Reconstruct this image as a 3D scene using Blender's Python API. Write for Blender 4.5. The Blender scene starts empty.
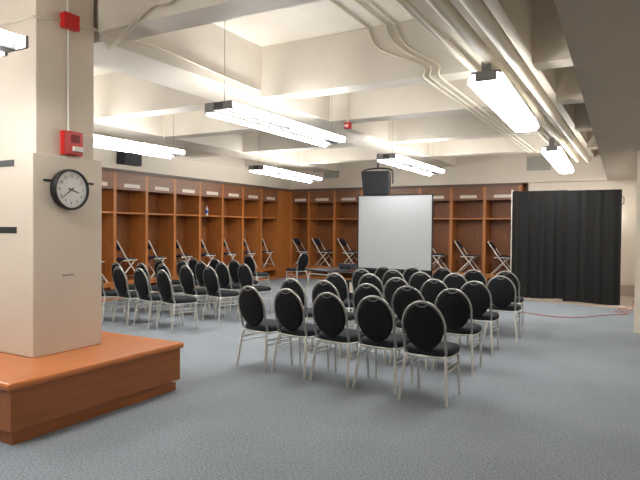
import bpy, bmesh, math, random
from mathutils import Vector, Matrix
random.seed(7)
PI = math.pi
SC = bpy.context.scene
COL = SC.collection

# ------------------------------------------------------------------ camera
F_PX, YAW, PITCH, ROLL, CAM_H = 577.013, .5074, .0198, .0089, 1.58
ca, sa, cp, sp, cr, sr = (math.cos(YAW), math.sin(YAW), math.cos(PITCH), math.sin(PITCH), math.cos(ROLL), math.sin(ROLL))
RX = Vector((ca, sa, 0)); FW = Vector((-sa*cp, ca*cp, -sp)); UP = Vector((-sa*sp, ca*sp, cp))
R2 = RX*cr + UP*sr; U2 = -RX*sr + UP*cr
cam = bpy.data.cameras.new('camera'); cam_ob = bpy.data.objects.new('camera', cam); COL.objects.link(cam_ob)
cam.sensor_width = 36; cam.lens = F_PX*36/640; cam.clip_start = .05; cam.clip_end = 100
M = Matrix((R2, U2, -FW)).transposed().to_4x4(); M.translation = Vector((0, 0, CAM_H))
cam_ob.matrix_world = M
SC.camera = cam_ob

def spot(px, py, z):
    """the place in the room seen at a photo pixel, at height z"""
    d = R2*((px-320)/F_PX) - U2*((py-240)/F_PX) + FW
    t = (z-CAM_H)/d.z
    return Vector((d.x*t, d.y*t, z))

def spot_y(px, py, y):
    """the place in the room seen at a photo pixel, on the plane at depth y"""
    d = R2*((px-320)/F_PX) - U2*((py-240)/F_PX) + FW
    return d*(y/d.y) + Vector((0, 0, CAM_H))

# ------------------------------------------------------------------ materials
def lin(c):
    return tuple(((v/255)/12.92 if v/255 <= .04045 else ((v/255+.055)/1.055)**2.4) for v in c)
def mat(name, rgb, rough=.6, metal=0, var=.0, scale=8, stretch=None, bump=0, bump_scale=200, spec=.5, emit=0, emit_rgb=None, dark=None):
    m = bpy.data.materials.new(name); m.use_nodes = True
    nt = m.node_tree; b = nt.nodes['Principled BSDF']
    b.inputs['Roughness'].default_value = rough; b.inputs['Metallic'].default_value = metal
    b.inputs['Specular IOR Level'].default_value = spec
    c = lin(rgb)
    b.inputs['Base Color'].default_value = (*c, 1)
    tc = nt.nodes.new('ShaderNodeTexCoord'); mp = nt.nodes.new('ShaderNodeMapping')
    nt.links.new(tc.outputs['Object'], mp.inputs['Vector'])
    if stretch: mp.inputs['Scale'].default_value = stretch
    n = nt.nodes.new('ShaderNodeTexNoise'); n.inputs['Scale'].default_value = scale; n.inputs['Detail'].default_value = 5
    nt.links.new(mp.outputs['Vector'], n.inputs['Vector'])
    rp = nt.nodes.new('ShaderNodeValToRGB')
    d = lin(dark) if dark else tuple(v*(1-var) for v in c)
    l = tuple(min(1, v*(1+var*.8)) for v in c)
    rp.color_ramp.elements[0].position = .32; rp.color_ramp.elements[1].position = .68
    rp.color_ramp.elements[0].color = (*d, 1); rp.color_ramp.elements[1].color = (*l, 1)
    nt.links.new(n.outputs['Fac'], rp.inputs['Fac']); nt.links.new(rp.outputs['Color'], b.inputs['Base Color'])
    if bump:
        n2 = nt.nodes.new('ShaderNodeTexNoise'); n2.inputs['Scale'].default_value = bump_scale; n2.inputs['Detail'].default_value = 3
        nt.links.new(tc.outputs['Object'], n2.inputs['Vector'])
        bp = nt.nodes.new('ShaderNodeBump'); bp.inputs['Strength'].default_value = bump; bp.inputs['Distance'].default_value = .01
        nt.links.new(n2.outputs['Fac'], bp.inputs['Height']); nt.links.new(bp.outputs['Normal'], b.inputs['Normal'])
    if emit:
        b.inputs['Emission Color'].default_value = (*(emit_rgb or (1, 1, 1)), 1); b.inputs['Emission Strength'].default_value = emit
    return m

def carpet_mat():
    m = mat('carpet', (118, 124, 131), rough=.95, spec=.1)
    nt = m.node_tree; b = nt.nodes['Principled BSDF']
    tc = nt.nodes.new('ShaderNodeTexCoord')
    a = nt.nodes.new('ShaderNodeTexNoise'); a.inputs['Scale'].default_value = 66; a.inputs['Detail'].default_value = 4; a.inputs['Roughness'].default_value = .75
    w = nt.nodes.new('ShaderNodeTexNoise'); w.inputs['Scale'].default_value = .9; w.inputs['Detail'].default_value = 4
    nt.links.new(tc.outputs['Object'], a.inputs['Vector']); nt.links.new(tc.outputs['Object'], w.inputs['Vector'])
    r1 = nt.nodes.new('ShaderNodeValToRGB'); r2 = nt.nodes.new('ShaderNodeValToRGB'); mx = nt.nodes.new('ShaderNodeMixRGB')
    r1.color_ramp.elements[0].position = .25; r1.color_ramp.elements[1].position = .75
    r1.color_ramp.elements[0].color = (*lin((80, 87, 95)), 1); r1.color_ramp.elements[1].color = (*lin((177, 184, 191)), 1)
    r2.color_ramp.elements[0].position = .3; r2.color_ramp.elements[1].position = .7
    r2.color_ramp.elements[0].color = (.84, .84, .84, 1); r2.color_ramp.elements[1].color = (1, 1, 1, 1)
    mx.blend_type = 'MULTIPLY'; mx.inputs['Fac'].default_value = 1
    nt.links.new(a.outputs['Fac'], r1.inputs['Fac']); nt.links.new(w.outputs['Fac'], r2.inputs['Fac'])
    nt.links.new(r1.outputs['Color'], mx.inputs['Color1']); nt.links.new(r2.outputs['Color'], mx.inputs['Color2'])
    nt.links.new(mx.outputs['Color'], b.inputs['Base Color'])
    bp = nt.nodes.new('ShaderNodeBump'); bp.inputs['Strength'].default_value = .5; bp.inputs['Distance'].default_value = .01
    nt.links.new(a.outputs['Fac'], bp.inputs['Height']); nt.links.new(bp.outputs['Normal'], b.inputs['Normal'])
    return m

M_WALL = mat('painted_wall', (216, 206, 191), rough=.55, var=.03, scale=1.5)
M_CEIL = mat('painted_ceiling', (213, 206, 195), rough=.6, var=.04, scale=1.2)
M_BEAM = mat('painted_concrete', (211, 204, 192), rough=.5, var=.04, scale=2.5, bump=.08, bump_scale=30)
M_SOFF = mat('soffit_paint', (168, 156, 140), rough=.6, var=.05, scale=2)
M_COLUMN = mat('column_paint', (210, 198, 182), rough=.5, var=.03, scale=2, bump=.1, bump_scale=60)
M_CARPET = carpet_mat()
M_VINYL = mat('pale_vinyl', (176, 162, 148), rough=.5, var=.05)
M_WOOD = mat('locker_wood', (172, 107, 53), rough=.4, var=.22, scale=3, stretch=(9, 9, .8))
M_WOODSHADE = mat('locker_wood_shaded', (132, 80, 42), rough=.45, var=.2, scale=3, stretch=(9, 9, .8))  # same locker wood, darkened to paint in the shade at the cubby backs
M_WOODH = mat('locker_wood_header', (120, 79, 53), rough=.4, var=.16, scale=3, stretch=(1, 1, 8))
M_CORN = mat('cornice_wood', (92, 74, 64), rough=.5, var=.12, scale=3)
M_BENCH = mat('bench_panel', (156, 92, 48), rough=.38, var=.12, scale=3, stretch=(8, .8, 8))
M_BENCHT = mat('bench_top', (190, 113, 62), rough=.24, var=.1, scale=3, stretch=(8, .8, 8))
M_FABRIC = mat('black_fabric', (24, 26, 28), rough=.9, var=.25, scale=180, bump=.2, bump_scale=400, spec=.25)
M_SEATF = mat('black_seat_fabric', (34, 38, 42), rough=.88, var=.2, scale=180, bump=.2, bump_scale=400, spec=.3)
M_SILVER = mat('silver_tube', (214, 213, 208), rough=.34, metal=.6, var=.03)
M_FRAME = mat('grey_frame_tube', (164, 164, 160), rough=.34, metal=.65)
M_NAVY = mat('navy_vinyl', (30, 36, 58), rough=.4, var=.1)
M_STEEL = mat('grey_tube', (214, 210, 200), rough=.4, metal=.3)
M_BLACKP = mat('black_plastic', (22, 23, 26), rough=.5)
M_BLACKG = mat('black_grille', (30, 33, 40), rough=.6, var=.4, scale=150)
M_CURT = mat('black_drape', (30, 30, 30), rough=.85, var=.15, scale=40, spec=.25)
M_SCREEN = mat('screen_white', (194, 198, 202), rough=.8, var=.01)
M_WHITE = mat('white_enamel', (236, 236, 230), rough=.35)
M_LAMPG = mat('lamp_grey', (128, 128, 128), rough=.4)
M_LAMPD = mat('lamp_dark_grey', (60, 60, 62), rough=.5)
M_PLATE = mat('white_plate', (206, 196, 184), rough=.5, var=.06, scale=30)
M_RED = mat('alarm_red', (196, 26, 24), rough=.35)
M_REDD = mat('alarm_dark_red', (110, 14, 14), rough=.45)
M_REDC = mat('red_cable', (158, 78, 72), rough=.5)
M_CONDUIT = mat('painted_conduit', (206, 198, 180), rough=.45)
M_VENT = mat('vent_grey', (168, 168, 158), rough=.5)
M_CLEAR = mat('strobe_lens', (224, 222, 216), rough=.12)
M_DIAL = mat('clock_dial', (226, 226, 224), rough=.4)
M_INK = mat('black_ink', (22, 22, 24), rough=.5)
M_TAPE = mat('black_tape', (26, 26, 26), rough=.5)
M_TABLE = mat('dark_table_top', (52, 58, 66), rough=.28)
M_BOTTLE = mat('bottle_plastic', (196, 206, 222), rough=.1)
M_BLUE = mat('bottle_blue', (40, 80, 170), rough=.3)
M_WIRE = mat('hanger_wire', (150, 144, 132), rough=.4, metal=.5)
M_TUBE = mat('lit_tube', (255, 255, 255), emit=34, emit_rgb=(1, .985, .955))
M_LENS = mat('lit_lens', (255, 255, 255), emit=9, emit_rgb=(1, .98, .95))

# ------------------------------------------------------------------ mesh helpers
def box(bm, x0, y0, z0, x1, y1, z1):
    v = [bm.verts.new(p) for p in ((x0, y0, z0), (x1, y0, z0), (x1, y1, z0), (x0, y1, z0), (x0, y0, z1), (x1, y0, z1), (x1, y1, z1), (x0, y1, z1))]
    for f in ((0, 3, 2, 1), (4, 5, 6, 7), (0, 1, 5, 4), (1, 2, 6, 5), (2, 3, 7, 6), (3, 0, 4, 7)):
        bm.faces.new([v[i] for i in f])
def smooth_path(pts, n=6, closed=False):
    P = [Vector(p) for p in pts]; out = []
    N = len(P)
    for i in range(N if closed else N-1):
        if closed: a, b, c, d = P[i-1], P[i], P[(i+1) % N], P[(i+2) % N]
        else: a, b, c, d = P[max(i-1, 0)], P[i], P[i+1], P[min(i+2, N-1)]
        for k in range(n):
            t = k/n
            out.append(.5*((2*b)+(c-a)*t+(2*a-5*b+4*c-d)*t*t+(3*b-a-3*c+d)*t*t*t))
    if not closed: out.append(P[-1])
    return out
def tube(bm, pts, r, seg=8, closed=False, r_end=None):
    P = [Vector(p) for p in pts]; N = len(P)
    T = []
    for i in range(N):
        if closed: t = P[(i+1) % N]-P[i-1]
        else: t = P[min(i+1, N-1)]-P[max(i-1, 0)]
        T.append(t.normalized())
    up = Vector((0, 0, 1)) if abs(T[0].z) < .9 else Vector((1, 0, 0))
    nrm = (up - T[0]*up.dot(T[0])).normalized()
    rings = []
    for i in range(N):
        nrm = (nrm - T[i]*nrm.dot(T[i])).normalized(); bi = T[i].cross(nrm)
        rr = r if r_end is None else r+(r_end-r)*i/(N-1)
        rings.append([bm.verts.new(P[i]+(nrm*math.cos(2*PI*k/seg)+bi*math.sin(2*PI*k/seg))*rr) for k in range(seg)])
    for i in range(N if closed else N-1):
        a, b = rings[i], rings[(i+1) % N]
        for k in range(seg): bm.faces.new((a[k], a[(k+1) % seg], b[(k+1) % seg], b[k]))
    if not closed:
        bm.faces.new(rings[0][::-1]); bm.faces.new(rings[-1])
def prism(bm, outline, z0, z1, tf=lambda p: p):
    a = [bm.verts.new(tf(Vector((x, y, z0)))) for x, y in outline]; b = [bm.verts.new(tf(Vector((x, y, z1)))) for x, y in outline]
    n = len(outline)
    bm.faces.new(a[::-1]); bm.faces.new(b)
    for i in range(n): bm.faces.new((a[i], a[(i+1) % n], b[(i+1) % n], b[i]))
def pad(bm, outline, levels, tf):
    """a cushion: the outline scaled and offset through levels (scale, height)"""
    rings = [[bm.verts.new(tf(Vector((x*s, y*s, h)))) for x, y in outline] for s, h in levels]
    n = len(outline)
    for a, b in zip(rings, rings[1:]):
        for i in range(n): bm.faces.new((a[i], a[(i+1) % n], b[(i+1) % n], b[i]))
    bm.faces.new(rings[0][::-1]); bm.faces.new(rings[-1])
def obj(name, bm, m, parent=None, smooth=False, bevel=0, loc=None):
    bmesh.ops.recalc_face_normals(bm, faces=bm.faces)
    me = bpy.data.meshes.new(name); bm.to_mesh(me); bm.free()
    me.materials.append(m)
    if smooth:
        for p in me.polygons: p.use_smooth = True
        me.set_sharp_from_angle(angle=math.radians(50))
    o = bpy.data.objects.new(name, me); COL.objects.link(o)
    if parent: o.parent = parent
    if loc: o.location = loc
    if bevel:
        b = o.modifiers.new('edge', 'BEVEL'); b.width = bevel; b.segments = 2; b.limit_method = 'ANGLE'
    return o
def tag(o, label, cat, group=None, kind=None):
    o['label'] = label; o['category'] = cat
    if group: o['group'] = group
    if kind: o['kind'] = kind
    return o
def thing(name, label, cat, loc=(0, 0, 0), rz=0, group=None):
    o = bpy.data.objects.new(name, None); COL.objects.link(o); o.empty_display_size = .2
    o.location = loc; o.rotation_euler = (0, 0, rz)
    return tag(o, label, cat, group)
def struct(name, boxes, m, label, cat, bevel=0):
    bm = bmesh.new()
    for b in boxes: box(bm, *b)
    return tag(obj(name, bm, m, bevel=bevel), label, cat, kind='structure')
def part(name, boxes, m, parent, bevel=0, label=None):
    bm = bmesh.new()
    for b in boxes: box(bm, *b)
    o = obj(name, bm, m, parent, bevel=bevel)
    if label: o['label'] = label
    return o
def rods(name, paths, r, m, parent, seg=8, label=None):
    bm = bmesh.new()
    for p in paths: tube(bm, p, r, seg)
    o = obj(name, bm, m, parent, smooth=True)
    if label: o['label'] = label
    return o
def dup(root, loc, rz, label, group=None):
    r = root.copy(); COL.objects.link(r); r.location = loc; r.rotation_euler = (0, 0, rz)
    r['label'] = label
    if group: r['group'] = group
    for ch in list(root.children):
        c = ch.copy(); COL.objects.link(c); c.parent = r
        for g in list(ch.children):
            d = g.copy(); COL.objects.link(d); d.parent = c
    return r

# ------------------------------------------------------------------ the shell
XL, YB = -9.89, 15.78        # fronts of the locker runs
ZC, ZU = 4.00, 3.33          # ceiling, beam undersides
DEP = .55                    # locker depth
ZT = 2.827                   # locker top
YN = -4.0                    # wall behind the camera
XR = 1.6
def soffit_x(y): return -.43 - .0245*(y-3.2)

bm = bmesh.new()
prism(bm, [(XL-DEP-.1, YN), (XR, YN), (XR, 13.0), (-.3, 13.2), (-2.4, 13.72), (-2.9, 13.9), (-2.9, YB+DEP+.1), (XL-DEP-.1, YB+DEP+.1)], -.12, 0)
tag(obj('floor', bm, M_CARPET), 'blue-grey carpeted floor of the whole room', 'floor', kind='structure')
bm = bmesh.new()
prism(bm, [(XR, 13.0), (XR, YB+DEP+.1), (-2.9, YB+DEP+.1), (-2.9, 13.9), (-2.4, 13.72), (-.3, 13.2)], -.12, -.002)
tag(obj('floor', bm, M_VINYL), 'pale bare floor strip behind the black drape, past the carpet edge', 'floor', kind='structure')
struct('ceiling', [(XL-DEP-.1, YN, ZC, XR, YB+DEP+.1, ZC+.15)], M_CEIL, 'cream painted ceiling between the beams', 'ceiling')
struct('wall_left', [(XL-DEP-.1, YN, 0, XL-DEP, YB+DEP, ZC)], M_WALL, 'cream painted wall behind the long run of lockers', 'wall')
struct('wall_left', [(XL-DEP+.001, YN, ZT+.003, XL, YB, ZC-.001)], M_WALL, 'cream painted wall above the long run of lockers', 'wall')
struct('wall_back', [(XL-DEP-.1, YB+DEP+.001, 0, XR, YB+DEP+.1, ZC)], M_WALL, 'cream painted wall behind the back lockers', 'wall')
struct('wall_back', [(XL-DEP, YB, ZT+.003, -.1, YB+DEP, ZC-.001)], M_WALL, 'cream painted wall with three vents above the back lockers and screen', 'wall')
struct('wall_back', [(-2.60, YB+.12, 0, -.1, YB+DEP, ZT)], M_WALL, 'pale wall section right behind the black drape', 'wall')
struct('wall_right', [(-.07, 10.2, 0, XR, YB+DEP, ZC), (XR-.1, YN, 0, XR, 10.2, ZC)], M_WALL, 'pale wall at the end of the black drape', 'wall')
struct('wall_front', [(XL-DEP, YN-.1, 0, XR, YN, ZC)], M_WALL, 'cream wall behind the viewer', 'wall')
struct('baseboard_back', [(-2.60, YB+.1, 0, -.1, YB+.12, .27)], M_VINYL, 'pale baseboard behind the black drape', 'baseboard')
# dropped soffit on the right
bm = bmesh.new()
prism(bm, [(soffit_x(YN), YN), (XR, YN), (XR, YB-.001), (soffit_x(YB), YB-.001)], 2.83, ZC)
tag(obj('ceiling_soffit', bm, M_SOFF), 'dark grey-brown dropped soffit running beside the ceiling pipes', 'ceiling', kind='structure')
# beams
AX0, AX1 = -5.20, -4.47
BX0, BX1, BZU = -1.68, -1.03, ZU+.08
struct('beam', [(AX0, 3.79, ZU, AX1, YB, ZC-.001)], M_BEAM, 'long cream beam running from the column to the back wall, over the paired-tube lamps', 'beam')
struct('beam', [(-8.80, YN, ZU, -8.09, YB, ZC)], M_BEAM, 'long cream beam running above the lamps nearest the lockers', 'beam')
struct('beam', [(BX0, YN, BZU, BX1, YB, ZC)], M_BEAM, 'long cream beam carrying the ceiling pipes beside the dropped soffit', 'beam')
for (y0, y1, lab) in ((3.73, 4.05, 'cream cross beam meeting the column by the diagonal conduit'), (6.38, 6.69, 'cream cross beam that the three thin conduits bend over'),
                      (8.33, 8.66, 'cream cross beam beside the small red ceiling alarm'), (10.83, 11.16, 'cream cross beam above the far lamp in the row over the beam'),
                      (13.35, 13.68, 'cream cross beam closest to the back wall vents')):
    segs = [(XL, -8.801), (-8.089, AX0-.001), (AX1+.001, BX0-.001), (BX1+.001, soffit_x(y1)-.001)]
    if y0 < 4: segs = [(AX1+.001, BX0-.001), (BX1+.001, soffit_x(y1)-.001)]
    struct('cross_beam', [(a, y0, ZU+.07*(y0 < 4), b, y1, ZC-.001) for a, b in segs], M_BEAM, lab, 'beam')

# ------------------------------------------------------------------ column and bench
CX1, CX0, CY0, CY1, CZ, BZ = -4.47, -5.18, 3.07, 3.78, 2.20, .462
struct('column', [(CX0, CY0, BZ+.0006, CX1, CY1, CZ), (CX0+.06, CY0+.06, CZ, CX1-.045, CY1-.055, ZC-.001)], M_COLUMN,
       'square cream column rising through the wooden bench, wider at its lower part', 'column', bevel=.008)
t = thing('bench', 'low orange-brown wooden platform bench built around the cream column', 'bench', (-4.83, 3.37, 0))
hx, hy = .93, .865
part('kick_panel', [(-hx+.03, -hy+.03, 0, hx-.03, hy-.03, .10)], M_BENCH, t)
part('side_panel', [(-hx, -hy, .10, hx, hy, .405)], M_BENCH, t, bevel=.004)
part('top', [(-hx-.03, -hy-.03, .405, hx+.03, hy+.03, BZ)], M_BENCHT, t, bevel=.022)
part('chipped_corner', [(hx-.03, hy-.10, .093, hx+.002, hy-.02, .1045)], M_PLATE, t, label='pale chipped corner')

def on_face(name, label, cat, y, z, group=None, x=CX1):
    """a thing mounted on the column face that looks along +X; local x runs along the face, local -y points out"""
    return thing(name, label, cat, (x, y, z), PI/2, group)
# clock
t = on_face('wall_clock', 'round white wall clock with black rim on the column', 'clock', 3.405, 1.905)
bm = bmesh.new(); N = 40; RIM = .182
ring = [(.86, -.0), (.97, 0), (1.0, -.02), (1.0, -.055), (.96, -.07), (.90, -.07), (.875, -.05)]
rr = [[bm.verts.new((math.sin(2*PI*i/N)*RIM*s, y, math.cos(2*PI*i/N)*RIM*s)) for s, y in ring] for i in range(N)]
for i in range(N):
    for k in range(len(ring)):
        bm.faces.new((rr[i][k], rr[(i+1) % N][k], rr[(i+1) % N][(k+1) % len(ring)], rr[i][(k+1) % len(ring)]))
obj('rim', bm, M_BLACKP, t, smooth=True)
bm = bmesh.new()
prism(bm, [(math.sin(2*PI*i/N)*RIM*.9, math.cos(2*PI*i/N)*RIM*.9) for i in range(N)], .004, .05, lambda p: Vector((p.x, -p.z, p.y)))
dial = obj('dial', bm, M_DIAL, t)
def text_mesh(name, s, size, m, parent, loc, rot=(PI/2, 0, 0)):
    cu = bpy.data.curves.new(name, 'FONT'); cu.body = s; cu.size = size; cu.align_x = 'CENTER'; cu.align_y = 'CENTER'; cu.extrude = .0005
    o = bpy.data.objects.new(name, cu); COL.objects.link(o)
    dg = bpy.context.evaluated_depsgraph_get(); dg.update()
    me = bpy.data.meshes.new_from_object(o.evaluated_get(dg)); me.name = name
    bpy.data.objects.remove(o); bpy.data.curves.remove(cu)
    me.materials.clear(); me.materials.append(m)
    o = bpy.data.objects.new(name, me); COL.objects.link(o); o.parent = parent; o.location = loc; o.rotation_euler = rot
    return o
for h in range(1, 13):
    a = 2*PI*h/12
    text_mesh('numeral', str(h), .034, M_INK, dial, (math.sin(a)*.118, -.0512, math.cos(a)*.118))
bm = bmesh.new()
for k in range(60):
    a = 2*PI*k/60; w = .0022 if k % 5 else .004
    d = Vector((math.sin(a), 0, math.cos(a))); q = Vector((math.cos(a), 0, -math.sin(a)))
    v = [bm.verts.new(d*r+q*s*w*.5+Vector((0, -.0512, 0))) for r, s in ((.141, -1), (.141, 1), (.150, 1), (.150, -1))]
    bm.faces.new(v)
obj('minute_marks', bm, M_INK, dial)
def hand(name, a, L, w):
    bm = bmesh.new(); d = Vector((math.sin(a), 0, math.cos(a))); q = Vector((math.cos(a), 0, -math.sin(a)))
    prism(bm, [(-w, -.03), (w, -.03), (w*.5, L), (-w*.5, L)], .052, .054, lambda p: q*p.x+d*p.y+Vector((0, -p.z, 0)))
    obj(name, bm, M_INK, t)
hand('hour_hand', 2*PI*(3.63/12), .085, .006); hand('minute_hand', 2*PI*(38.5/60), .135, .0045)
# fire alarm and red box above it
t = on_face('fire_alarm', 'red fire alarm horn with clear strobe just above the clock on the column', 'alarm', 3.46, 2.325, x=CX1-.045)
part('body', [(-.10, -.06, -.105, .10, 0, .105)], M_RED, t, bevel=.008)
part('speaker_grille', [(-.03+.012*k, -.0625, .005, -.024+.012*k, -.0605, .075) for k in range(8)], M_REDD, t)
part('strobe', [(-.02, -.085, -.075, .085, -.06, -.03)], M_CLEAR, t, bevel=.006, label='clear strobe lens')
t = on_face('junction_box', 'small red square box high on the column where the conduits meet', 'box', 3.435, 3.40, x=CX1-.045)
part('body', [(-.075, -.06, -.065, .075, 0, .065)], M_RED, t, bevel=.004)
part('cover', [(-.08, -.068, -.07, .08, -.06, .07)], M_RED, t, bevel=.003)
xf = CX1-.032
def run(name, label, paths, r=.011, m=M_CONDUIT):
    bm = bmesh.new()
    for p in paths: tube(bm, p, r, 8)
    return tag(obj(name, bm, m, smooth=True), label, 'conduit')
run('conduit', 'thin white conduit running straight down the column from the red box to the fire alarm', [smooth_path([(xf, 3.435, 3.335), (xf, 3.43, 2.9), (xf, 3.435, 2.6), (xf, 3.44, 2.432)])], .009, M_WHITE)
run('conduit', 'short white conduit from the red box straight up to the ceiling', [[(xf, 3.43, 3.47), (xf, 3.43, ZC-.002)]], .009, M_WHITE)
run('conduit', 'cream conduit crossing the column face sideways into the red box', [smooth_path([(-5.1, CY0+.04, 3.36), (-4.75, CY0+.04, 3.355), (-4.535, CY0+.03, 3.35), (xf+.005, CY0+.12, 3.36), (xf, 3.2, 3.37), (xf, 3.353, 3.40)])], .012)
run('conduit', 'cream conduit running from the red box along the long beam face', [smooth_path([(xf, 3.517, 3.40), (xf, 3.70, 3.42), (xf, 3.80, 3.43), (AX1+.02, 3.9, 3.43), (AX1+.02, 4.6, 3.46), (AX1+.02, 5.5, 3.42), (AX1+.02, 6.3, 3.40)])], .015)
run('conduit', 'cream conduit slanting up in front of the cross beam by the column', [smooth_path([spot_y(109, 48.5, 3.95), spot_y(113, 45, 3.88), spot_y(128, 30, 3.70), spot_y(146, 10, 3.70), spot_y(156, 3, 3.70), spot_y(176, -3, 3.70), Vector((-2.6, 3.70, 3.93))])], .019)
bm = bmesh.new()
box(bm, -4.99, CY0-.003, 2.095, -4.725, CY0-.0005, 2.15)
tag(obj('tape_strip', bm, M_TAPE), 'upper black tape strip on the camera-facing side of the column', 'tape')
bm = bmesh.new(); box(bm, -4.99, CY0-.003, 1.515, -4.69, CY0-.0005, 1.57)
tag(obj('tape_strip', bm, M_TAPE), 'lower black tape strip on the camera-facing side of the column', 'tape')
bm = bmesh.new(); box(bm, CX1+.0005, 3.165, 1.965, CX1+.003, 3.685, 1.985)
tag(obj('tape_strip', bm, M_TAPE), 'thin black tape strip passing behind the wall clock', 'tape')

bm = bmesh.new(); box(bm, CX1+.0005, 3.35, 1.138, CX1+.002, 3.47, 1.152)
tag(obj('scuff_mark', bm, M_LAMPG), 'small grey scuff mark on the column well below the clock', 'mark')
# ------------------------------------------------------------------ lockers
W = .914; TH = .078
def make_locker(w=W, label='', loc=(0, 0, 0), rz=0):
    """local: x along the run (0..w between divider centres), y=0 front, +y into the wall"""
    t = thing('locker_stall', label, 'locker', loc, rz, 'open wooden lockers')
    h = TH/2 - .0005
    part('side_panel', [(.0005, 0, 0, h, DEP-.03, ZT-.07)], M_WOOD, t)
    part('side_panel', [(w-h, 0, 0, w-.0005, DEP-.03, ZT-.07)], M_WOOD, t)
    part('back_panel', [(.0005, DEP-.03, 0, w-.0005, DEP-.002, ZT-.07)], M_WOODSHADE, t)
    part('shelf', [(h, .004, 1.868, w-h, DEP-.03, 1.905)], M_WOOD, t)
    part('header', [(h, .004, 2.39, w-h, .04, ZT-.07), (h, .04, 2.39, w-h, DEP-.03, 2.42)], M_WOODH, t)
    part('bench_seat', [(h, -.012, .345, w-h, DEP-.03, .388)], M_WOOD, t, bevel=.006)
    part('base', [(h, .004, 0, w-h, .04, .07), (h, .004, .285, w-h, .04, .345), (h, .004, .07, h+.06, .04, .285), (w-h-.06, .004, .07, w-h, .04, .285), (h, .04, 0, w-h, DEP-.03, .03)], M_WOOD, t)
    pw = min(.46, w-.25)
    part('name_plate', [(w/2-pw/2+.02, -.004, 2.445, w/2+pw/2+.02, .004, 2.525)], M_PLATE, t, label='white name plate')
    return t
ordinal = ['first', 'second', 'third', 'fourth', 'fifth', 'sixth', 'seventh', 'eighth', 'ninth', 'tenth']
Y0 = 8.3038*1.0533 - TH/2 + .0     # centre of the divider seen just beyond the column
proto = None
left_stalls = []
for k in range(-2, 7):
    n = 6-k
    lab = ('open wooden locker on the long side wall, ' + (ordinal[n]+' from the room corner' if n else 'next to the room corner'))
    if k == 3: lab = 'open wooden locker on the long side wall with a bottle on its shelf'
    loc = (XL, Y0+k*W, 0)
    if proto is None: proto = make_locker(W, lab, loc, PI/2)
    else: dup(proto, loc, PI/2, lab)
    left_stalls.append(Y0+k*W)
yend = Y0+7*W
part('filler', [], M_WOOD, None) if False else None
X0 = -8.6864*1.0533 - TH/2         # centre of first divider on the back wall
for k in range(0, 7):
    lab = 'open wooden locker on the back wall, ' + {0: 'second from the corner', 1: 'third from the corner, behind the dark table', 2: 'behind the side edge of the hanging loudspeaker',
          3: 'hidden mostly behind the white screen', 4: 'just past the edge of the white screen', 5: 'second from the black drape', 6: 'right next to the black drape'}[k]
    dup(proto, (X0+k*W, YB, 0), 0, lab)
make_locker(.66, 'narrow open wooden locker in the corner of the back wall, behind the lone chair', (X0-.66, YB, 0), 0)
# corner post between both runs, end panel, cornices
bm = bmesh.new(); box(bm, XL-DEP+.001, yend+.001, 0, XL, YB-.001, ZT-.07)
tag(obj('corner_panel', bm, M_WOOD), 'plain wooden filler panel at the corner end of the side wall lockers', 'panel')
bm = bmesh.new(); box(bm, XL-DEP+.001, YB, 0, X0-.66-.001, YB+DEP-.001, ZT-.07)
tag(obj('corner_panel', bm, M_WOOD), 'narrow wooden filler strip at the corner end of the back wall lockers', 'panel')
bm = bmesh.new(); box(bm, X0+7*W+.001, YB, 0, X0+7*W+.05, YB+DEP-.01, ZT-.07)
tag(obj('end_panel', bm, M_WOOD), 'wooden end panel of the back lockers beside the black drape', 'panel')
struct('trim_1', [(XL-DEP+.001, left_stalls[0], ZT-.069, XL+.03, YB+.029, ZT)], M_CORN, 'dark wooden cornice board along the top of the side wall lockers', 'cornice')
struct('trim_2', [(XL+.031, YB-.03, ZT-.069, X0+7*W+.06, YB+DEP-.001, ZT)], M_CORN, 'dark wooden cornice board along the top of the back wall lockers', 'cornice')

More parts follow.
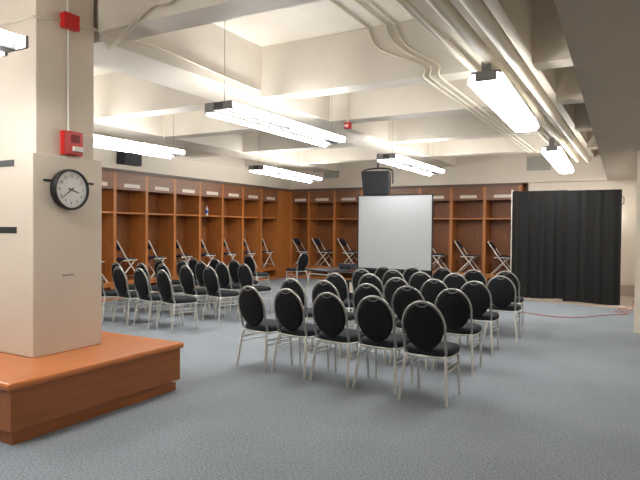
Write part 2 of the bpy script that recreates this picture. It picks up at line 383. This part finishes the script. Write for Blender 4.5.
# ------------------------------------------------------------------ folding chairs standing in the lockers
def make_folding(label, loc, rz):
    t = thing('folding_chair', label, 'chair', loc, rz, 'folding chairs standing in the lockers')
    for s in (-1, 1):
        x = s*.205
        rods('leg', [smooth_path([(x, .30, 0), (x, .12, .21), (x*1.0, -.10, .47), (x, -.22, .64), (x, -.335, .80), (x*.97, -.36, .84)])], .016, M_STEEL, t)
        rods('leg', [[(x*.88, -.27, 0), (x*.88, -.02, .25), (x*.88, .17, .43)]], .014, M_STEEL, t)
    rods('stretcher', [[(-.205, .235, .075), (.205, .235, .075)]], .009, M_STEEL, t)
    rods('stretcher', [[(-.18, -.215, .055), (.18, -.215, .055)]], .009, M_STEEL, t)
    bm = bmesh.new()
    o = [(.20*math.copysign(abs(math.cos(a))**.4, math.cos(a)), .20*math.copysign(abs(math.sin(a))**.4, math.sin(a))) for a in [2*PI*i/28 for i in range(28)]]
    pad(bm, o, [(.96, .425), (1, .435), (1, .455), (.93, .475), (.6, .482)], lambda p: p+Vector((0, .0, 0)))
    obj('seat', bm, M_NAVY, t, smooth=True)
    rods('seat_frame', [smooth_path([(-.21, -.19, .43), (-.21, .17, .43), (-.15, .215, .43), (.15, .215, .43), (.21, .17, .43), (.21, -.19, .43)])], .011, M_STEEL, t)
    bm = bmesh.new()
    tilt = Matrix.Rotation(math.radians(-32), 4, 'X')
    o = [(.195*math.copysign(abs(math.cos(a))**.45, math.cos(a)), .115*math.copysign(abs(math.sin(a))**.45, math.sin(a))) for a in [2*PI*i/28 for i in range(28)]]
    def tf(p):
        q = Vector((p.x, p.z, p.y)); d = Vector((0, -.575, .82)).normalized(); nn = Vector((0, .82, .575)).normalized()
        return Vector((p.x, 0, 0)) + d*p.y + nn*p.z + Vector((0, -.285, .735))
    pad(bm, o, [(.9, -.016), (1, -.008), (1, .008), (.9, .018)], tf)
    obj('backrest', bm, M_NAVY, t, smooth=True)
    return t
fproto = None
def folding(label, loc, rz):
    global fproto
    if fproto is None: fproto = make_folding(label, loc, rz); fproto.scale = (1, 1, 1.05)
    else: dup(fproto, loc, rz, label)
for k in range(-1, 7):
    n = 6-k
    where = ordinal[n]+' locker from the corner' if n else 'locker next to the corner'
    lab = 'grey metal folding chair with navy seat in the side wall, ' + where
    if k == 3: lab = 'grey metal folding chair with navy seat below the locker shelf holding a bottle'
    folding(lab, (XL-.20, Y0+k*W+.415, .389), 0)
for k, lab in ((-1, 'grey folding chair in the back wall corner locker, behind the lone chair'), (0, 'grey folding chair in the back wall locker second from the corner'),
               (1, 'grey folding chair in the back wall locker touching the dark edge of the screen'),
               (4, 'grey folding chair in the back wall locker half hidden by the screen edge'), (5, 'grey folding chair in the back wall locker second from the black drape'),
               (6, 'grey folding chair in the back wall locker right beside the black drape')):
    folding(lab, (X0+k*W+.455 if k >= 0 else X0-.30, YB+.255, .389), -PI/2)

# bottle on the shelf
t = thing('bottle', 'clear plastic bottle with blue label standing on a side wall locker shelf', 'bottle', (XL-.12, Y0+3*W+.40, 1.906))
bm = bmesh.new()
prof = [(.001, 0), (.034, 0), (.036, .02), (.036, .15), (.03, .175), (.014, .205), (.013, .22)]
rr = [[bm.verts.new((r*math.cos(2*PI*i/16), r*math.sin(2*PI*i/16), z)) for i in range(16)] for r, z in prof]
for a, b in zip(rr, rr[1:]):
    for i in range(16): bm.faces.new((a[i], a[(i+1) % 16], b[(i+1) % 16], b[i]))
bm.faces.new(rr[-1])
obj('body', bm, M_BOTTLE, t, smooth=True)
rods('wrapper', [[(0, 0, .05), (0, 0, .13)]], .0375, M_BLUE, t, 16, 'blue paper wrapper')
rods('cap', [[(0, 0, .218), (0, 0, .24)]], .016, M_WHITE, t, 12)

# ------------------------------------------------------------------ banquet chairs
def superel(a, b, e, n=36):
    return [(a*math.copysign(abs(math.cos(t))**e, math.cos(t)), b*math.copysign(abs(math.sin(t))**e, math.sin(t))) for t in [2*PI*i/n for i in range(n)]]
BZc, BH, BW = .695, .225, .191     # back oval
def back_pt(x, u):                # u up along the back plane measured from oval centre
    return Vector((x, -.235-.19*u, BZc+.98*u))
def make_chair(label, loc, rz, group):
    t = thing('banquet_chair', label, 'chair', loc, rz, group)
    bm = bmesh.new()
    o = [(BW*math.cos(a)*.97, BH*math.sin(a)*.97) for a in [2*PI*i/36 for i in range(36)]]
    nn = Vector((0, .98, .19)).normalized()
    pad(bm, o, [(.88, -.03), (.97, -.022), (1, -.008), (1, .012), (.95, .03), (.8, .038), (.4, .042)], lambda p: back_pt(p.x, p.y)+nn*p.z)
    obj('backrest', bm, M_FABRIC, t, smooth=True)
    bm = bmesh.new()
    pts = [Vector((-.187, -.165, .432)), Vector((-.196, -.185, .47)), back_pt(-.195, -.10)]
    pts += [back_pt(-.2*math.cos(a), .237*math.sin(a)) for a in [PI*i/14 for i in range(15)]]
    pts += [back_pt(.195, -.10), Vector((.196, -.185, .47)), Vector((.187, -.165, .432))]
    tube(bm, smooth_path(pts, 3), .0125, 8)
    obj('back_frame', bm, M_FRAME, t, smooth=True)
    rods('handle', [smooth_path([back_pt(-.06, .220)-nn*.02, back_pt(-.03, .203)-nn*.026, back_pt(0, .198)-nn*.027, back_pt(.03, .203)-nn*.026, back_pt(.06, .220)-nn*.02])], .0045, M_LAMPG, t, 6)
    bm = bmesh.new()
    pad(bm, superel(.23, .222, .55), [(.93, .425), (.985, .43), (1.0, .445), (1.0, .468), (.95, .487), (.8, .497), (.45, .502)], lambda p: p+Vector((0, .03*1, 0)))
    obj('seat', bm, M_SEATF, t, smooth=True)
    rods('seat_frame', [smooth_path([(-.187, -.17, .418), (-.195, .17, .418), (-.15, .215, .418), (.15, .215, .418), (.195, .17, .418), (.187, -.17, .418), (-.187, -.17, .418)], 4)], .0115, M_SILVER, t)
    for s in (-1, 1):
        rods('leg', [smooth_path([(s*.187, -.168, .428), (s*.196, -.19, .36), (s*.226, -.245, 0)], 4)], .0142, M_SILVER, t)
        rods('leg', [smooth_path([(s*.195, .175, .418), (s*.198, .19, .36), (s*.205, .215, 0)], 4)], .0142, M_SILVER, t)
        rods('side_rail', [[(s*.198, -.195, .335), (s*.199, .193, .335)], [(s*.201, -.203, .285), (s*.2, .197, .285)]], .0075, M_SILVER, t, 6)
    return t
cproto = None
def chair(px, py, rz, label, group, ztop=.935, away=None):
    """stand a chair so that the top of its back is seen at the given photo pixel"""
    global cproto
    T = spot(px, py, ztop)
    off = Matrix.Rotation(rz, 3, 'Z') @ Vector((0, -.28, 0))
    loc = Vector((T.x-off.x, T.y-off.y, 0))
    if away is not None and (loc-away).length < .497: loc = away+(loc-away).normalized()*.497
    if cproto is None: cproto = make_chair(label, loc, rz, group); return cproto
    return dup(cproto, loc, rz, label, group)
D2 = math.radians
G1 = 'oval-backed chairs facing the screen'
rows = [
    [(251, 286.5, -11), (286.5, 289.2, -8), (327.7, 293, -5), (373.3, 296.3, -3), (422.2, 301.6, -1)],
    [(291.5, 278.7, -8), (324, 281, -4), (367, 284, -3), (407.5, 286.4, -2), (452.3, 289, 0)],
    [(335.3, 273.3, -6), (369.6, 274, -3), (401, 278, -3), (434.3, 279.4, -1), (474.4, 281.3, 0)],
    [(363, 269.2, -5), (393, 270, -3), (421.7, 272.2, -3), (454.8, 273.5, 1), (500.6, 276, 2)],
    [(386.7, 266.6, -4), (415, 267.4, -3), (442.5, 268, -2), (473.6, 270, 0), (505.8, 271.3, 2)]]
rname = ['row farthest from the screen', 'second row, counted from the wooden bench side', 'middle row facing the screen', 'fourth row, second closest to the screen', 'row closest to the screen']
cname = ['chair at the middle aisle', 'second chair from the middle aisle', 'centre chair', 'second chair from the open floor', 'chair at the open floor side']
for r, row in enumerate(rows):
    prev = None
    for c, (px, py, a) in reversed(list(enumerate(row))):
        prev = chair(px, py, D2(a), 'black oval-backed ' + cname[c] + ', ' + rname[r], G1, .93, prev and prev.location)
G2 = 'oval-backed chairs beside the lockers'
lrows = [
    [(99.5, 264.9, -12), (119.5, 265.6, -13), (140.5, 267.2, -14), (163.5, 268.8, -16)],
    [(122, 261.5, -12), (142.5, 262, -12), (163.5, 262.9, -13), (186.5, 264.3, -14), (210.3, 265.4, -15)],
    [(164.5, 258.8, -11), (183.5, 259.2, -12), (202, 260.3, -12), (222.5, 261.3, -14), (245, 262.7, -16)],
    [(199.2, 257.2, -12), (216, 257.6, -12), (235.3, 258.9, -14)]]
lrn = ['row closest to the wooden bench', 'second row beyond the wooden bench', 'third row beyond the wooden bench', 'short row nearest the lockers corner']
for r, row in enumerate(lrows):
    prev = None
    for c, (px, py, a) in reversed(list(enumerate(row))):
        n = len(row)-1-c
        w = 'chair at the middle aisle' if n == 0 else ordinal[n]+' chair from the middle aisle'
        if r == 0 and c == 0: w = 'chair half hidden by the column'
        prev = chair(px-1.5, py, D2(a), 'black oval-backed %s, locker side, %s' % (w, lrn[r]), G2, .95, prev and prev.location)
chair(248.3, 254, D2(-14), 'single black oval-backed chair standing farthest back beside the side wall lockers', G2, .96)
chair(304.5, 251.8, D2(78), 'lone black oval-backed chair turned sideways in front of the corner lockers', 'chairs standing alone', .95)

# ------------------------------------------------------------------ table in the aisle
t = thing('folding_table', 'dark-topped table with pale legs in the middle aisle near the lockers', 'table', (-5.31, 10.12, 0), D2(-16))
t.scale = (.95, .95, 1.055)
part('top', [(-.34, -.50, .715, .34, .50, .745)], M_TABLE, t, bevel=.005)
for sx in (-1, 1):
    for sy in (-1, 1):
        rods('leg', [[(sx*.28, sy*.43, .715), (sx*.34, sy*.48, 0)]], .017, M_STEEL, t)
for sy in (-1, 1): rods('stretcher', [[(-.285, sy*.435, .66), (.285, sy*.435, .66)]], .011, M_STEEL, t)
t = thing('projector', 'small dark blue-grey projector on the end of the aisle table', 'projector', (-5.10, 10.33, .787), D2(-16))
part('body', [(-.15, -.12, .015, .15, .12, .10)], M_TABLE, t, bevel=.012)
rods('lens', [[(.06, .115, .055), (.06, .15, .055)]], .03, M_BLACKP, t, 14)
part('foot', [(-.12, -.1, 0, -.09, -.07, .015), (.09, -.1, 0, .12, -.07, .015), (-.02, .07, 0, .02, .1, .015)], M_BLACKP, t)
t = thing('equipment_case', 'black equipment case on the carpet beside the aisle table', 'case', (-4.74, 10.12, 0), D2(-12))
part('body', [(-.16, -.24, .02, .16, .24, .60)], M_BLACKP, t, bevel=.02)
part('foot', [(-.13, -.2, 0, -.08, -.15, .02), (.08, -.2, 0, .13, -.15, .02), (-.13, .15, 0, -.08, .2, .02), (.08, .15, 0, .13, .2, .02)], M_BLACKP, t)
part('paper_tag', [(-.06, -.243, .36, .02, -.2405, .56)], M_PLATE, t, label='white paper tag')

# ------------------------------------------------------------------ screen, loudspeaker
t = thing('projection_screen', 'white projection screen with dark border standing in front of the back lockers', 'screen', (-4.39, 11.0, .2), D2(0))
t.scale = (.873, 1, .873)
part('sheet', [(-.912, -.004, .655, .905, .004, 2.365)], M_SCREEN, t)
part('border', [(-.935, -.012, .60, -.912, .012, 2.385), (.905, -.012, .60, .93, .012, 2.385), (-.935, -.012, 2.365, .93, .012, 2.385), (-.935, -.012, .60, .93, .012, .655)], M_BLACKP, t)
bm = bmesh.new(); n = 60
v = [[bm.verts.new((-.92+1.84*i/n, .012*math.sin(i*1.3)+.0*k, z)) for i in range(n+1)] for k, z in enumerate((.61, .06))]
w2 = [[bm.verts.new((-.92+1.84*i/n, .012*math.sin(i*1.3)+.012, z)) for i in range(n+1)] for k, z in enumerate((.61, .06))]
for i in range(n):
    bm.faces.new((v[0][i], v[0][i+1], v[1][i+1], v[1][i])); bm.faces.new((w2[0][i], w2[0][i+1], w2[1][i+1], w2[1][i]))
for a, b in ((0, 0), (1, 1)):
    for i in range(n): bm.faces.new((v[a][i], v[a][i+1], w2[a][i+1], w2[a][i]))
obj('skirt', bm, M_CURT, t, smooth=True)
for sx in (-.88, .88):
    rods('leg', [[(sx, .05, -.229), (sx, .05, 2.3)], [(sx, -.32, -.213), (sx, .40, -.213)]], .014, M_BLACKP, t)
t = thing('loudspeaker', 'black loudspeaker hanging on a rod from the long beam above the screen', 'speaker', (-5.36, 12.38, 2.365), D2(6))
t.scale = (1.17, 1.0, 1.19)
bm = bmesh.new()
prism(bm, [(-.28, -.19), (.28, -.19), (.22, .19), (-.22, .19)], 0, .46, lambda p: Vector((p.x*(1+.12*(p.z/.46-.5)), p.y+.16*(.46-p.z)-.03, p.z)))
obj('cabinet', bm, M_BLACKP, t, bevel=.02)
bm = bmesh.new()
prism(bm, [(-.255, 0), (.255, 0), (.265, .41), (-.265, .41)], 0, .012, lambda p: Vector((p.x, -.192+.16*(.46-(p.y+.025))-.03-p.z, p.y+.025)))
obj('grille', bm, M_BLACKG, t)
rods('bracket', [smooth_path([(-.305, .0, .22), (-.305, .0, .42), (-.25, .0, .50), (.0, .0, .525), (.25, .0, .50), (.305, .0, .42), (.305, .0, .22)])], .016, M_BLACKP, t)
rods('pole', [[(0, 0, .52), (0, 0, (ZU-2.365)/1.19-.002)]], .022, M_BLACKP, t)
t = thing('wall_speaker', 'small black loudspeaker mounted on the wall above the side lockers', 'speaker', (XL, 9.03, 2.93), D2(90))
bm = bmesh.new()
prism(bm, [(-.29, 0), (.29, 0), (.25, -.2), (-.25, -.2)], 0, .27, lambda p: p)
obj('cabinet', bm, M_BLACKP, t, bevel=.01)
part('grille', [(-.23, -.212, .02, .23, -.2, .25)], M_BLACKG, t)

# ------------------------------------------------------------------ drape
t = thing('drape_stand', 'tall black pipe-and-drape curtain hiding the end of the back wall', 'curtain', (-1.45, 13.6, 0), D2(0))
def drape(name, x0, x1, z0, z1, amp, freq, yoff, seed):
    rnd = random.Random(seed); bm = bmesh.new(); n = int((x1-x0)*110); rings = []
    ph = [rnd.uniform(0, 6) for _ in range(4)]
    for k in range(9):
        f = k/8; z = z1+(z0-z1)*f; row = []; row2 = []
        for i in range(n+1):
            x = x0+(x1-x0)*i/n; a = amp*(.55+.6*f)
            y = a*(math.sin(freq*x+ph[0]+.3*math.sin(2*x+f))+.5*math.sin(freq*1.7*x+ph[1]+f*.5)+.3*math.sin(freq*.45*x+ph[2]))+yoff
            zz = z + (f*.012*math.sin(5*x+ph[3]))
            row.append(bm.verts.new((x, y, zz))); row2.append(bm.verts.new((x, y+.006, zz)))
        rings.append((row, row2))
    for k in range(8):
        for q in (0, 1):
            a, b = rings[k][q], rings[k+1][q]
            for i in range(n): bm.faces.new((a[i], a[i+1], b[i+1], b[i]))
    for i in range(n):
        for k in (0, 8): bm.faces.new((rings[k][0][i], rings[k][0][i+1], rings[k][1][i+1], rings[k][1][i]))
    return obj(name, bm, M_CURT, t, smooth=True)
drape('curtain_panel', -1.115, .04, .075, 2.465, .018, 34, 0, 1)
drape('curtain_panel', -.02, 1.095, .035, 2.455, .011, 26, -.035, 2)
rods('rod', [[(-1.13, .04, 2.435), (1.08, .04, 2.425)]], .018, M_STEEL, t)
for sx in (-1.13, 1.06):
    rods('upright', [[(sx, .06, .01), (sx, .06, 2.50 if sx < 0 else 2.42)]], .02, M_STEEL, t)
    part('foot_plate', [(sx-.16, -.1, 0, sx+.13, .16, .01)], M_STEEL, t)
rods('hook', [[(1.09, -.01, 2.30), (1.13, -.02, 2.28), (1.13, -.02, 2.16), (1.09, -.01, 2.14)]], .009, M_BLACKP, t)

t = thing('wall_lamp', 'small lit wall lamp behind the drape at the end of the back wall', 'lamp', (-.62, YB+.119, 1.95))
part('back_plate', [(-.10, -.02, -.16, .10, 0, .16)], M_LAMPG, t, bevel=.004)
part('diffuser', [(-.08, -.09, -.14, .08, -.02, .14)], M_LENS, t, bevel=.02)
# red cable
bm = bmesh.new()
P = [(-5.45, 10.0), (-5.2, 9.45), (-4.3, 9.9), (-3.2, 10.9), (-2.5, 11.5), (-1.93, 11.52), (-1.52, 11.33), (-1.26, 11.29), (-.98, 11.42), (-.76, 11.68), (-.62, 11.92), (-.42, 12.15), (-.25, 12.3), (-.2, 12.5), (-.3, 12.7), (-.42, 12.5), (-.25, 12.2), (-.16, 12.45), (-.24, 12.75), (-.36, 12.6), (-.26, 12.35), (-.15, 12.2)]
path = smooth_path([(x, y, .009 if i < 14 else .009+.012*(i-13)) for i, (x, y) in enumerate(P)]+[(-.10, 12.0, .2), (-.09, 11.9, .32), (-.085, 11.5, .36)], 6)
tube(bm, path, .0065, 6)
tag(obj('cable', bm, M_REDC, smooth=True), 'red cable lying across the carpet to a coil by the drape end', 'cable')

# ------------------------------------------------------------------ wall vents and small ceiling devices
def vent(x0, x1, z0, z1, label):
    t = thing('air_vent', label, 'vent', ((x0+x1)/2, YB-.001, (z0+z1)/2), 0, 'grey wall vents')
    w, h = (x1-x0)/2, (z1-z0)/2
    part('frame', [(-w, -.02, -h, w, 0, -h+.025), (-w, -.02, h-.025, w, 0, h), (-w, -.02, -h+.025, -w+.025, 0, h-.025), (w-.025, -.02, -h+.025, w, 0, h-.025)], M_VENT, t)
    bm = bmesh.new(); k = 10
    for i in range(k):
        z = -h+.03+(2*h-.06)*(i+.5)/k
        prism(bm, [(-w+.025, -.016), (w-.025, -.016), (w-.025, -.002), (-w+.025, -.002)], z-.012, z+.008, lambda p: Vector((p.x, p.y, p.z+.6*(p.y+.009))))
    obj('louvre', bm, M_VENT, t)
vent(-8.66, -8.12, 3.14, 3.49, 'grey louvred vent on the back wall nearest the room corner')
vent(-5.34, -4.86, 3.14, 3.49, 'grey louvred vent on the back wall behind the lamp by the loudspeaker')
vent(-2.63, -2.04, 3.13, 3.50, 'grey louvred vent on the back wall above the black drape')
t = thing('ceiling_alarm', 'small red alarm box hanging on a thin conduit beside the cross beam', 'alarm', (-4.10, 8.25, 3.17))
part('body', [(-.05, -.04, 0, .05, .04, .10)], M_RED, t, bevel=.006)
part('lens', [(-.03, -.055, .02, .03, -.04, .06)], M_CLEAR, t, bevel=.004)
rods('stem', [[(0, 0, .1), (0, 0, ZC-3.17-.002)]], .01, M_CONDUIT, t)
def pipe(label, paths, r, m=M_CONDUIT, name='ceiling_pipe', cat='pipe'):
    bm = bmesh.new()
    for p in paths: tube(bm, p, r, 12)
    return tag(obj(name, bm, m, smooth=True), label, cat)
pipe('thick cream ceiling pipe farther from the dropped soffit', [[(-1.30, YN, 3.22), (-1.30, 14.5, 3.22)]], .06)
pipe('thick cream ceiling pipe running next to the dropped soffit', [[(-1.075, YN, 3.20), (-1.075, 14.5, 3.20)]], .062)
pipe('thin cream pipe under the ceiling beside the two thick pipes', [[(-1.60, YN, 3.30), (-1.60, 15.0, 3.30)]], .035)
for i, (x0, x1, lab) in enumerate(((-2.89, -2.21, 'thin conduit on the ceiling, the one set apart from its neighbours'), (-2.66, -2.13, 'thin conduit on the ceiling, middle of three bending over the cross beam'),
                                  (-2.56, -2.03, 'thin conduit on the ceiling, closest of three to the thick pipes'))):
    yb = 6.365
    run('ceiling_conduit', lab, [[Vector((x0, 3.9, ZC-.02)), Vector((x0, yb-.03, ZC-.02))]
        + smooth_path([(x0, yb, ZC-.06), (x0+.14, yb, 3.72), (x1-.02, yb, 3.46), (x1, yb, ZU+.02), (x1, yb+.03, ZU-.016)], 4) + [Vector((x1, 8.7, ZU-.016)), Vector((x1, 13.6, ZU-.016))]], .013)

# ------------------------------------------------------------------ lamps
ZL = 2.92
ZW = 2.95
def tube_lamp(a, b, label, group, zl=ZL-.03, wires=(.04, .96)):
    a = Vector((a[0], a[1], 0)); b = Vector((b[0], b[1], 0)); d = b-a; L = d.length
    t = thing('ceiling_lamp', label, 'lamp', (a.x, a.y, zl), math.atan2(d.y, d.x), group)   # local x along the lamp
    part('housing', [(0, -.065, .0, L, .065, .085)], M_LAMPD, t, bevel=.006)
    part('reflector', [(.03, -.15, .088, L-.03, .15, .094)], M_LAMPD, t)
    for s in (-1, 1):
        rods('tube', [[(.03, s*.16, .018-s*.04), (L-.03, s*.16, .018-s*.04)]], .025, M_TUBE, t, 14)
        for x0 in (0, L/2-.012, L-.024): part('lamp_holder', [(x0, min(s*.065, s*.19), -.0-.02*(s > 0), x0+.024, max(s*.065, s*.19), .088)], M_LAMPG, t)
    for w in wires: rods('hanger', [[(L*w, 0, .074), (L*w, 0, ZC-zl-.001)]], .004, M_WIRE, t, 6)
    return t
def pxl(x, y, z=ZL): return spot(x, y, z)
GL = 'fluorescent lamps with bare tubes'
tube_lamp(pxl(218, 107), pxl(335, 141.5), 'twin-tube fluorescent lamp hung along the long beam just beyond the column', GL)
tube_lamp(pxl(386, 157), pxl(437, 172.5), 'twin-tube fluorescent lamp beside the hanging loudspeaker', GL, wires=(.10, .9))
e = pxl(13, 48)
tube_lamp((e.x-.03, e.y-2.9), e, 'twin-tube fluorescent lamp end in front of the column top', GL)
tube_lamp(pxl(256, 168), pxl(316, 180), 'twin-tube fluorescent lamp nearest the corner of the lockers', GL)
e = pxl(178, 154)
tube_lamp((e.x-.02, e.y-2.9), e, 'twin-tube fluorescent lamp above the side lockers, partly behind the column', GL)
tube_lamp((e.x-.05, e.y-7.6), (e.x-.03, e.y-4.7), 'twin-tube fluorescent lamp hidden behind the column', GL)
def wrap_lamp(a, b, label, zl=ZW):
    a = Vector((a[0], a[1], 0)); b = Vector((b[0], b[1], 0)); d = b-a; L = d.length
    t = thing('ceiling_lamp', label, 'lamp', (a.x, a.y, zl), math.atan2(d.y, d.x), 'fluorescent lamps with white wrap lenses')
    part('housing', [(.013, -.14, .115, L-.013, .14, .15)], M_LAMPG, t, bevel=.006)
    bm = bmesh.new()
    prism(bm, [(-.08, .13), (-.155, .11), (-.175, .04), (-.13, -.004), (0, -.018), (.13, -.004), (.175, .04), (.155, .11), (.08, .13), (.08, .065), (-.08, .065)], .012, L-.012, lambda p: Vector((p.z, p.x, p.y)))
    obj('lens', bm, M_LENS, t)
    for x0 in (0, L-.012): part('end_cap', [(x0, -.10, .05, x0+.012, .10, .135)], M_LAMPG, t)
    for x0 in (.02, L-.10): part('bracket', [(x0, -.045, .15, x0+.08, .045, .30)], M_LAMPG, t)
    return t
wrap_lamp(pxl(485.5, 86, ZW), pxl(525.5, 131, ZW), 'bright white wrap lamp under the ceiling pipes, the larger one seen')
wrap_lamp(pxl(551.5, 154, ZW), pxl(566, 173, ZW), 'bright white wrap lamp under the ceiling pipes just above the black drape')
# wall conduits on the left bay
run('conduit', 'thin cream conduit dropping from the ceiling to the lamp above the side lockers', [[(e.x+.0, e.y-.35, ZC-.002), (e.x, e.y-.35, 2.99)]], .012)
run('conduit', 'thin cream conduit along the foot of the wall above the lockers', [[(XL+.012, 6.6, 3.28), (XL+.012, YB-.02, 3.28)]], .006)

# ------------------------------------------------------------------ world and view
w = bpy.data.worlds.new('world'); SC.world = w; w.use_nodes = True
w.node_tree.nodes['Background'].inputs['Color'].default_value = (.5, .5, .5, 1)
w.node_tree.nodes['Background'].inputs['Strength'].default_value = .0
SC.view_settings.view_transform = 'Standard'; SC.view_settings.look = 'None'
SC.view_settings.exposure = 1.1; SC.view_settings.gamma = 1; SC.view_settings.use_curve_mapping = False
SC.cycles.use_denoising = True
SC.cycles.max_bounces = 10; SC.cycles.diffuse_bounces = 7
SC.cycles.sample_clamp_indirect = 8
